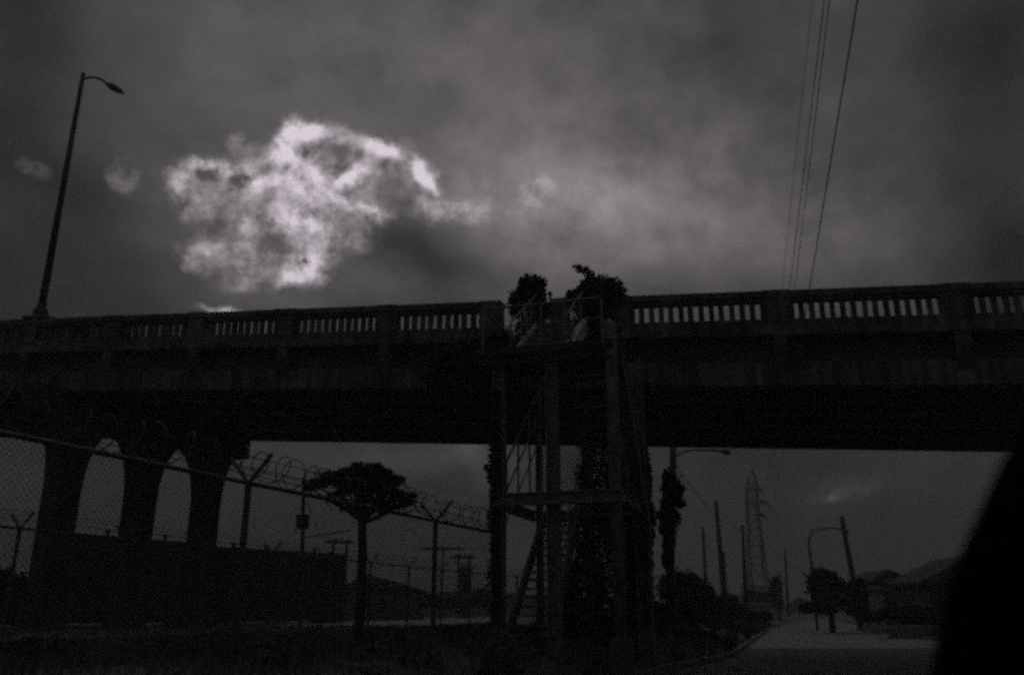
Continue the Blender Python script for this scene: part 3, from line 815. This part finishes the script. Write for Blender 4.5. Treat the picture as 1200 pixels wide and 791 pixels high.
o = thing('pale_shed', ((x0+x1)/2, 55.6, 0), 'small pale shed in front of the low house right of the leaning pole', 'shed')
part('wall', MB().box(x0, x1, 55.6, 57.0, 0, 2.5), 'white', o)
part('roof', MB().prism([(x0-.1,55.4,2.503),(x0-.1,57.2,2.503),(x0-.1,57.2,2.6),(x0-.1,56.3,2.85),(x0-.1,55.4,2.6)], (x1-x0+.2,0,0)), 'roofm', o)
gable('house', 'larger gabled house with a broad roof at the far right, partly behind the car pillar', 'house', 1082, 1190, 50, 2.75, 4.3, 4, 'girder', base=0, ridge_px=1135, wins=((1092,1097,1.5,2.4),))
x0 = xat(1040,45,1)
o = thing('boundary_wall', (x0,45,.1), 'low pale kerbside wall right of the road in front of the gabled house', 'wall')
part('wall_panel', MB().box(xat(1040,45,1), xat(1100,45,1), 45, 45.2, 0, .55), 'wallm', o)
part('coping', MB().box(xat(1040,45,1)-.03, xat(1100,45,1)+.03, 44.95, 45.25, .553, .62), 'white', o)
# far tree belt on the horizon
bl = []
for i in range(150):
    px = -250+i*11; Y = 330+rng.random()*60
    if 926 < px < 942: continue
    r_ = 3+4*rng.random(); bl.append((xat(px, Y, 3), Y, 1.5, r_*1.8, r_, r_))
o = leaf_obj('far_woodland', leaves(bl, 24000, .8, shell=.3), 'leaf'); o['kind'] = 'stuff'

# ------------------------------------------------------------------ the car the picture was taken from
car = thing('car', (-.2, -.3, 0), 'dark car whose blurred front pillar fills the lower right edge', 'car')
def pw(px, py, dpt):
    d = ray(px, py); return Vector((d[0]*dpt, d[1]*dpt, CZ+d[2]*dpt))
E = [pw(1086, 860, .98), pw(1091, 800, .95), pw(1109, 692, .88), pw(1138, 624, .84), (pw(1182, 528, .80)), pw(1262, 400, .74), Vector((.60, .32, 1.56))]
m = MB(); wd = .15
for i, p_ in enumerate(E):
    w_ = wd
    m.v += [tuple(p_), tuple(p_+Vector((w_, -.02, 0))), tuple(p_+Vector((w_+.02, .06, 0))), tuple(p_+Vector((.03, .07, 0)))]
for i in range(len(E)-1):
    for k in range(4): a = 4*i; m.f.append((a+k, a+(k+1)%4, a+4+(k+1)%4, a+4+k))
m.f.append((3,2,1,0)); a = 4*(len(E)-1); m.f.append((a,a+1,a+2,a+3))
part('windscreen_pillar', m, 'black', car, smooth=True)
m = MB()
for p_ in E: 
    q = Vector((-.2-(p_.x+.2), p_.y, p_.z)); m.v += [tuple(q), tuple(q+Vector((-.1,-.02,0))), tuple(q+Vector((-.12,.06,0))), tuple(q+Vector((-.03,.07,0)))]
for i in range(len(E)-1):
    for k in range(4): a = 4*i; m.f.append((a+k, a+(k+1)%4, a+4+(k+1)%4, a+4+k))
part('windscreen_pillar', m, 'black', car, smooth=True)
part('dashboard', MB().hexa([(-1.1,.45,.5),(.72,.45,.5),(.72,.95,.5),(-1.1,.95,.5),(-1.1,.5,.98),(.72,.5,.98),(.72,1.0,.96),(-1.1,1.0,.96)]), 'black', car, bevel=.03)
part('bonnet', MB().hexa([(-1.12,1.0,.55),(.72,1.0,.55),(.66,2.05,.55),(-1.06,2.05,.55),(-1.12,1.0,.95),(.72,1.0,.95),(.66,2.05,.76),(-1.06,2.05,.76)]), 'carpaint', car, bevel=.06)
part('body', MB().hexa([(-1.14,-2.0,.25),(.74,-2.0,.25),(.74,2.1,.25),(-1.14,2.1,.25),(-1.14,-2.0,.55),(.74,-2.0,.55),(.7,2.1,.548),(-1.1,2.1,.548)]), 'carpaint', car, bevel=.05)
part('roof', MB().hexa([(-.98,-1.2,1.56),(.62,-1.2,1.56),(.60,.30,1.58),(-.96,.30,1.58),(-.95,-1.1,1.64),(.59,-1.1,1.64),(.57,.28,1.62),(-.93,.28,1.62)]), 'carpaint', car, bevel=.02)
for sx in (1, -1):
    X0 = -.2+sx*.87; X1 = -.2+sx*.93
    d_ = part('door', MB().hexa([(min(X0,X1),-.55,.551),(max(X0,X1),-.55,.551),(max(X0,X1),.98,.551),(min(X0,X1),.98,.551),(min(X0,X1),-.55,1.0),(max(X0,X1),-.55,1.0),(max(X0,X1),.98,1.0),(min(X0,X1),.98,1.0)]), 'carpaint', car, bevel=.015)
    MB().box(-.2+sx*.95-.01, -.2+sx*.95+.01, -.4, -.22, .84, .88).build('handle', M['black'], d_)
    part('rear_pillar', MB().bar((-.2+sx*.88,-1.2,1.0), (-.2+sx*.78,-1.1,1.57), .07, .2), 'carpaint', car)
    for yv in (1.45, -1.35):
        w = MB(); X = -.2+sx*.86
        w.tube([(X-.1,yv,.32),(X+.1,yv,.32)], .32, 24); t_ = part('wheel', w, 'black', car)
        MB().tube([(X-.105,yv,.32),(X+.105,yv,.32)], .19, 16).build('rim', M['galv'], t_)

# ------------------------------------------------------------------ world: cloudy sky in world directions
w = bpy.data.worlds.new('World'); S.world = w; w.use_nodes = True
nt = w.node_tree; N = nt.nodes; L = nt.links
for n_ in list(N): N.remove(n_)
def nd(t, **k):
    n_ = N.new(t)
    for a_, b_ in k.items(): setattr(n_, a_, b_)
    return n_
def val(x, sock):
    if isinstance(x, (int, float)): sock.default_value = x
    else: L.new(x, sock)
def mth(op, a, b=None, c=None, clamp=False):
    n_ = nd('ShaderNodeMath', operation=op, use_clamp=clamp); val(a, n_.inputs[0])
    if b is not None: val(b, n_.inputs[1])
    if c is not None: val(c, n_.inputs[2])
    return n_.outputs[0]
def vm(op, a, b=None):
    n_ = nd('ShaderNodeVectorMath', operation=op); L.new(a, n_.inputs[0])
    if b is not None:
        if isinstance(b, tuple): n_.inputs[1].default_value = b
        else: L.new(b, n_.inputs[1])
    return n_.outputs['Value'] if op in ('DOT_PRODUCT','LENGTH') else n_.outputs[0]
def noise(vec, scale, detail=6, rough=.55, out='Fac'):
    n_ = nd('ShaderNodeTexNoise'); L.new(vec, n_.inputs['Vector']); n_.inputs['Scale'].default_value = scale
    n_.inputs['Detail'].default_value = detail; n_.inputs['Roughness'].default_value = rough; return n_.outputs[out]
def smooth(x, a, b):
    n_ = nd('ShaderNodeMapRange', interpolation_type='SMOOTHSTEP'); L.new(x, n_.inputs['Value'])
    n_.inputs['From Min'].default_value = a; n_.inputs['From Max'].default_value = b; return n_.outputs[0]
tc = nd('ShaderNodeTexCoord'); D = tc.outputs['Generated']
D = vm('NORMALIZE', D)
sep = nd('ShaderNodeSeparateXYZ'); L.new(D, sep.inputs[0])
az = mth('ARCTAN2', sep.outputs[0], sep.outputs[1]); el = mth('ARCSINE', sep.outputs[2])
cmb = nd('ShaderNodeCombineXYZ'); L.new(az, cmb.inputs[0]); L.new(el, cmb.inputs[1]); AE = cmb.outputs[0]
def warp(vec, scale, amp, detail=3):
    c_ = noise(D, scale, detail, .6, 'Color'); c_ = vm('SUBTRACT', c_, (.5,.5,.5)); c_ = vm('MULTIPLY', c_, (amp,amp,0)); return vm('ADD', vec, c_)
AW = vm('ADD', AE, (-.010, .004, 0)); AW = warp(AW, 14, .017, 2); AW = warp(AW, 40, .022, 6)
AS = warp(AE, 7, .10, 2)
def azel(px, py):
    d = ray(px, py); n_ = math.sqrt(sum(q*q for q in d)); return math.atan2(d[0], d[1]), math.asin(d[2]/n_)
def field(lst, vec, base, power=1):
    acc = base
    for px, py, rx, ry_, rot, amp in lst:
        a_, e_ = azel(px, py); off = math.hypot(px-600, py-395.5)/1000; k = 1/(1+off*off)
        mp = nd('ShaderNodeMapping', vector_type='TEXTURE')
        # a vanishing dependence on the running sum makes Cycles evaluate the terms one after the other (small shader stack)
        if isinstance(acc, (int, float)): L.new(vec, mp.inputs['Vector'])
        else:
            ch = nd('ShaderNodeVectorMath', operation='MULTIPLY_ADD'); L.new(acc, ch.inputs[0]); ch.inputs[1].default_value = (1e-9,)*3; L.new(vec, ch.inputs[2])
            L.new(ch.outputs[0], mp.inputs['Vector'])
        mp.inputs['Location'].default_value = (a_, e_, 0); mp.inputs['Rotation'].default_value = (0,0,R(rot))
        mp.inputs['Scale'].default_value = (rx/1000*k/math.cos(e_)**.5, ry_/1000*k, 1)
        d2 = vm('DOT_PRODUCT', mp.outputs[0], mp.outputs[0])
        if power != 1: d2 = mth('POWER', d2, power)
        acc = mth('MULTIPLY_ADD', mth('EXPONENT', mth('MULTIPLY', d2, -1.0)), amp, acc)
    return acc
# smooth brightness of the overcast (display-linear units)
elr = mth('MULTIPLY', smooth(el, R(4), R(26)), .034)
A0 = mth('ADD', elr, .026)
A0 = mth('MULTIPLY_ADD', smooth(el, R(45), R(80)), .06, A0)
Af = field([(690,235,175,75,-3,.165),(700,225,60,40,0,.03),(570,238,100,28,0,.055),(460,120,160,60,0,.015),(950,250,160,110,0,.03),(560,120,260,120,0,.02),(260,240,90,60,0,.02),(330,240,150,90,0,.035),(330,300,120,50,0,.015),(760,180,160,120,0,.018),(560,60,260,100,5,.022),(330,40,140,70,0,.010),(880,270,190,45,-3,.028),(640,330,110,35,0,.022),(420,340,60,30,0,.016),
            (60,330,170,110,0,-.030),(10,60,120,190,0,-.042),(60,200,90,70,0,-.022),(200,130,70,40,0,-.012),(1170,60,150,130,0,-.040),(1190,300,90,150,0,-.042),(850,70,70,50,0,-.012),
            (470,290,95,40,-5,-.060),(580,305,70,20,0,-.040),(225,300,80,40,0,.022),(300,345,90,20,0,.015),(240,190,60,26,0,-.01),(150,260,60,60,0,-.012),
            (555,540,50,26,0,.050),(480,535,120,18,0,.035),(1000,575,80,24,0,.014),(1000,572,45,14,0,.012),(960,600,60,40,0,.004),(560,560,14,10,0,.02),(300,560,60,30,0,.006)], AS, A0)
n1 = noise(vm('MULTIPLY', D, (1,1,1.6)), 5.5, 7, .55); n2 = noise(D, 16, 6, .55)
mod = mth('ADD', mth('MULTIPLY', mth('SUBTRACT', n1, .5), 1.7), mth('MULTIPLY', mth('SUBTRACT', n2, .5), .85))
nb_ = noise(D, 30, 9, .64); nb2 = noise(vm('ADD', D, (.007,.0,-.014)), 30, 9, .64); ns_ = noise(D, 75, 6, .6)
mod = mth('MULTIPLY_ADD', mth('SUBTRACT', nb_, .5), smooth(Af, .05, .16), mod)
Am = mth('MULTIPLY', Af, mth('ADD', mod, 1.0)); Am = mth('MAXIMUM', Am, .012)
# sun-lit break in the cloud
Bb = field([(215,205,28,26,0,1),(262,208,50,28,0,1.1),(310,208,36,30,0,1),(350,160,44,30,5,1.2),(345,215,52,46,0,1.1),(400,175,44,28,-10,1),(440,200,54,42,0,1.1),(488,213,24,26,-40,1),
            (370,255,60,26,0,.9),(330,260,50,26,0,.8),(395,275,44,26,0,.5),(285,285,56,22,8,.7),(225,292,36,26,0,.6),(320,300,60,34,10,.8),(358,305,26,32,-20,.8),(260,325,50,16,0,.45),(240,240,54,28,0,.6),
            (470,240,50,24,0,.5),(545,242,60,22,0,.45),(622,218,34,20,0,.5),(255,358,44,8,0,.7),(135,200,26,32,0,.5),(272,163,20,15,0,.45),(28,192,46,16,-14,.35),(985,572,28,14,0,.42),(1015,563,16,9,0,.35),(950,580,24,8,0,.3),(568,542,14,16,0,.4)],
           AW, mth('MULTIPLY', Af, 1e-9), 1.6)
body = smooth(mth('ADD', Bb, mth('MULTIPLY', mth('SUBTRACT', nb_, .5), .85)), .12, .98)
Hf = field([(345,150,32,15,10,1.2),(322,170,18,20,35,1.0),(348,195,24,22,0,.55),(367,203,11,12,0,.9),(350,235,36,30,0,.5),(436,168,30,10,-14,.9),(400,204,20,8,38,1.25),(486,200,22,8,-45,.9),
            (500,218,14,10,-35,.4),(209,205,16,18,0,.5),(245,190,30,8,-6,.4),(287,205,14,11,0,.9),(312,215,22,16,0,.3),(400,234,34,7,-14,.6),(425,240,14,6,-10,.6),(330,255,26,16,0,.45),(365,262,26,9,-10,.4),
            (352,300,17,20,-30,1.0),(335,318,22,10,42,1.0),(278,260,13,8,20,.55),(255,285,40,8,8,.25),(540,240,24,8,-4,.12),(622,215,18,12,0,.15),(255,357,30,5,0,.6),(205,290,18,14,0,.2)],
           AW, mth('MULTIPLY', Bb, 1e-9), 1.2)
Df = field([(390,176,17,13,0,.9),(383,170,24,16,0,.25),(448,212,34,19,-8,.72),(462,240,34,14,-15,.75),(312,283,24,12,-14,.95),(245,232,30,12,0,.35),(372,225,22,5,-22,.5),(430,262,60,12,0,.6),(245,318,50,12,10,.3),
            (400,290,40,24,0,.2),(235,262,36,16,-20,.45),(300,330,36,10,0,.3)],
           AW, mth('MULTIPLY', Hf, 1e-9), 1.2)
rel = mth('MULTIPLY', mth('SUBTRACT', nb_, nb2), 3.2)
dk = mth('SUBTRACT', 1.0, smooth(mth('ADD', Df, mth('MULTIPLY', mth('SUBTRACT', ns_, .5), .4)), .08, 1.1))
bl_ = mth('MULTIPLY', body, mth('MULTIPLY_ADD', rel, .30, .155))
hi_ = mth('MULTIPLY', mth('MULTIPLY', mth('MAXIMUM', mth('ADD', Hf, mth('MULTIPLY', mth('SUBTRACT', ns_, .5), 1.0)), 0.0), body), mth('MULTIPLY_ADD', rel, .62, .58))
lev = mth('MULTIPLY', mth('ADD', bl_, hi_), mth('MULTIPLY_ADD', dk, .93, .07))
lev = mth('MAXIMUM', lev, 0)
lum = mth('MINIMUM', mth('ADD', Am, lev), .85)
# a little of the clear-sky model shows through the cloud
SUNAZ, SUNEL = R(-16), R(38)
sky = nd('ShaderNodeTexSky', sky_type='NISHITA'); sky.sun_disc = False; sky.sun_elevation = SUNEL; sky.sun_rotation = SUNAZ; sky.dust_density = 4
hs = nd('ShaderNodeHueSaturation'); hs.inputs['Saturation'].default_value = .12; L.new(sky.outputs[0], hs.inputs['Color'])
K = 80.0
tint = nd('ShaderNodeMix', data_type='RGBA'); L.new(smooth(lum, .02, .14), tint.inputs['Factor'])
tint.inputs['A'].default_value = (.97, 1.0, .97, 1); tint.inputs['B'].default_value = (1.07, .96, 1.04, 1)
sc1 = nd('ShaderNodeVectorMath', operation='SCALE'); L.new(tint.outputs['Result'], sc1.inputs[0]); L.new(mth('MULTIPLY', lum, K), sc1.inputs['Scale'])
mx = nd('ShaderNodeMix', data_type='RGBA'); mx.inputs['Factor'].default_value = .04; L.new(sc1.outputs[0], mx.inputs['A']); L.new(hs.outputs[0], mx.inputs['B'])
bg = nd('ShaderNodeBackground'); L.new(mx.outputs['Result'], bg.inputs['Color']); bg.inputs['Strength'].default_value = .1
ow = nd('ShaderNodeOutputWorld'); L.new(bg.outputs[0], ow.inputs['Surface'])
w.cycles.sampling_method = 'MANUAL'; w.cycles.sample_map_resolution = 512

sun = bpy.data.lights.new('sun', 'SUN'); sun.energy = .5; sun.angle = R(15); sun.color = (1, .96, .92)
so = bpy.data.objects.new('sun', sun); COL.objects.link(so)
dirv = Vector((math.sin(SUNAZ)*math.cos(SUNEL), math.cos(SUNAZ)*math.cos(SUNEL), math.sin(SUNEL)))
so.rotation_euler = dirv.to_track_quat('Z', 'Y').to_euler()

# haze
hz = MB().box(-950, 950, -250, 1200, -1.3, 60)
HAZE = .0024
hm = bpy.data.materials.new('haze'); hm.use_nodes = True; hn = hm.node_tree
for n_ in list(hn.nodes):
    if n_.type != 'OUTPUT_MATERIAL': hn.nodes.remove(n_)
pv = hn.nodes.new('ShaderNodeVolumePrincipled'); pv.inputs['Color'].default_value = (.85,.88,.86,1); pv.inputs['Density'].default_value = HAZE
hn.links.new(pv.outputs[0], hn.nodes['Material Output'].inputs['Volume'])
M['haze'] = hm
if HAZE > 0:
    o = hz.build('haze', hm, None); o['kind'] = 'stuff'

S.render.engine = 'CYCLES'
S.cycles.use_denoising = False
S.cycles.use_adaptive_sampling = True; S.cycles.adaptive_threshold = .2; S.cycles.adaptive_min_samples = 10
S.cycles.max_bounces = 4; S.cycles.diffuse_bounces = 2; S.cycles.volume_bounces = 0; S.cycles.transparent_max_bounces = 8
S.cycles.pixel_filter_type = 'BLACKMAN_HARRIS'; S.cycles.filter_width = 3.0
S.view_settings.view_transform = 'Standard'; S.view_settings.look = 'None'; S.view_settings.gamma = 1
S.view_settings.exposure = -3.0
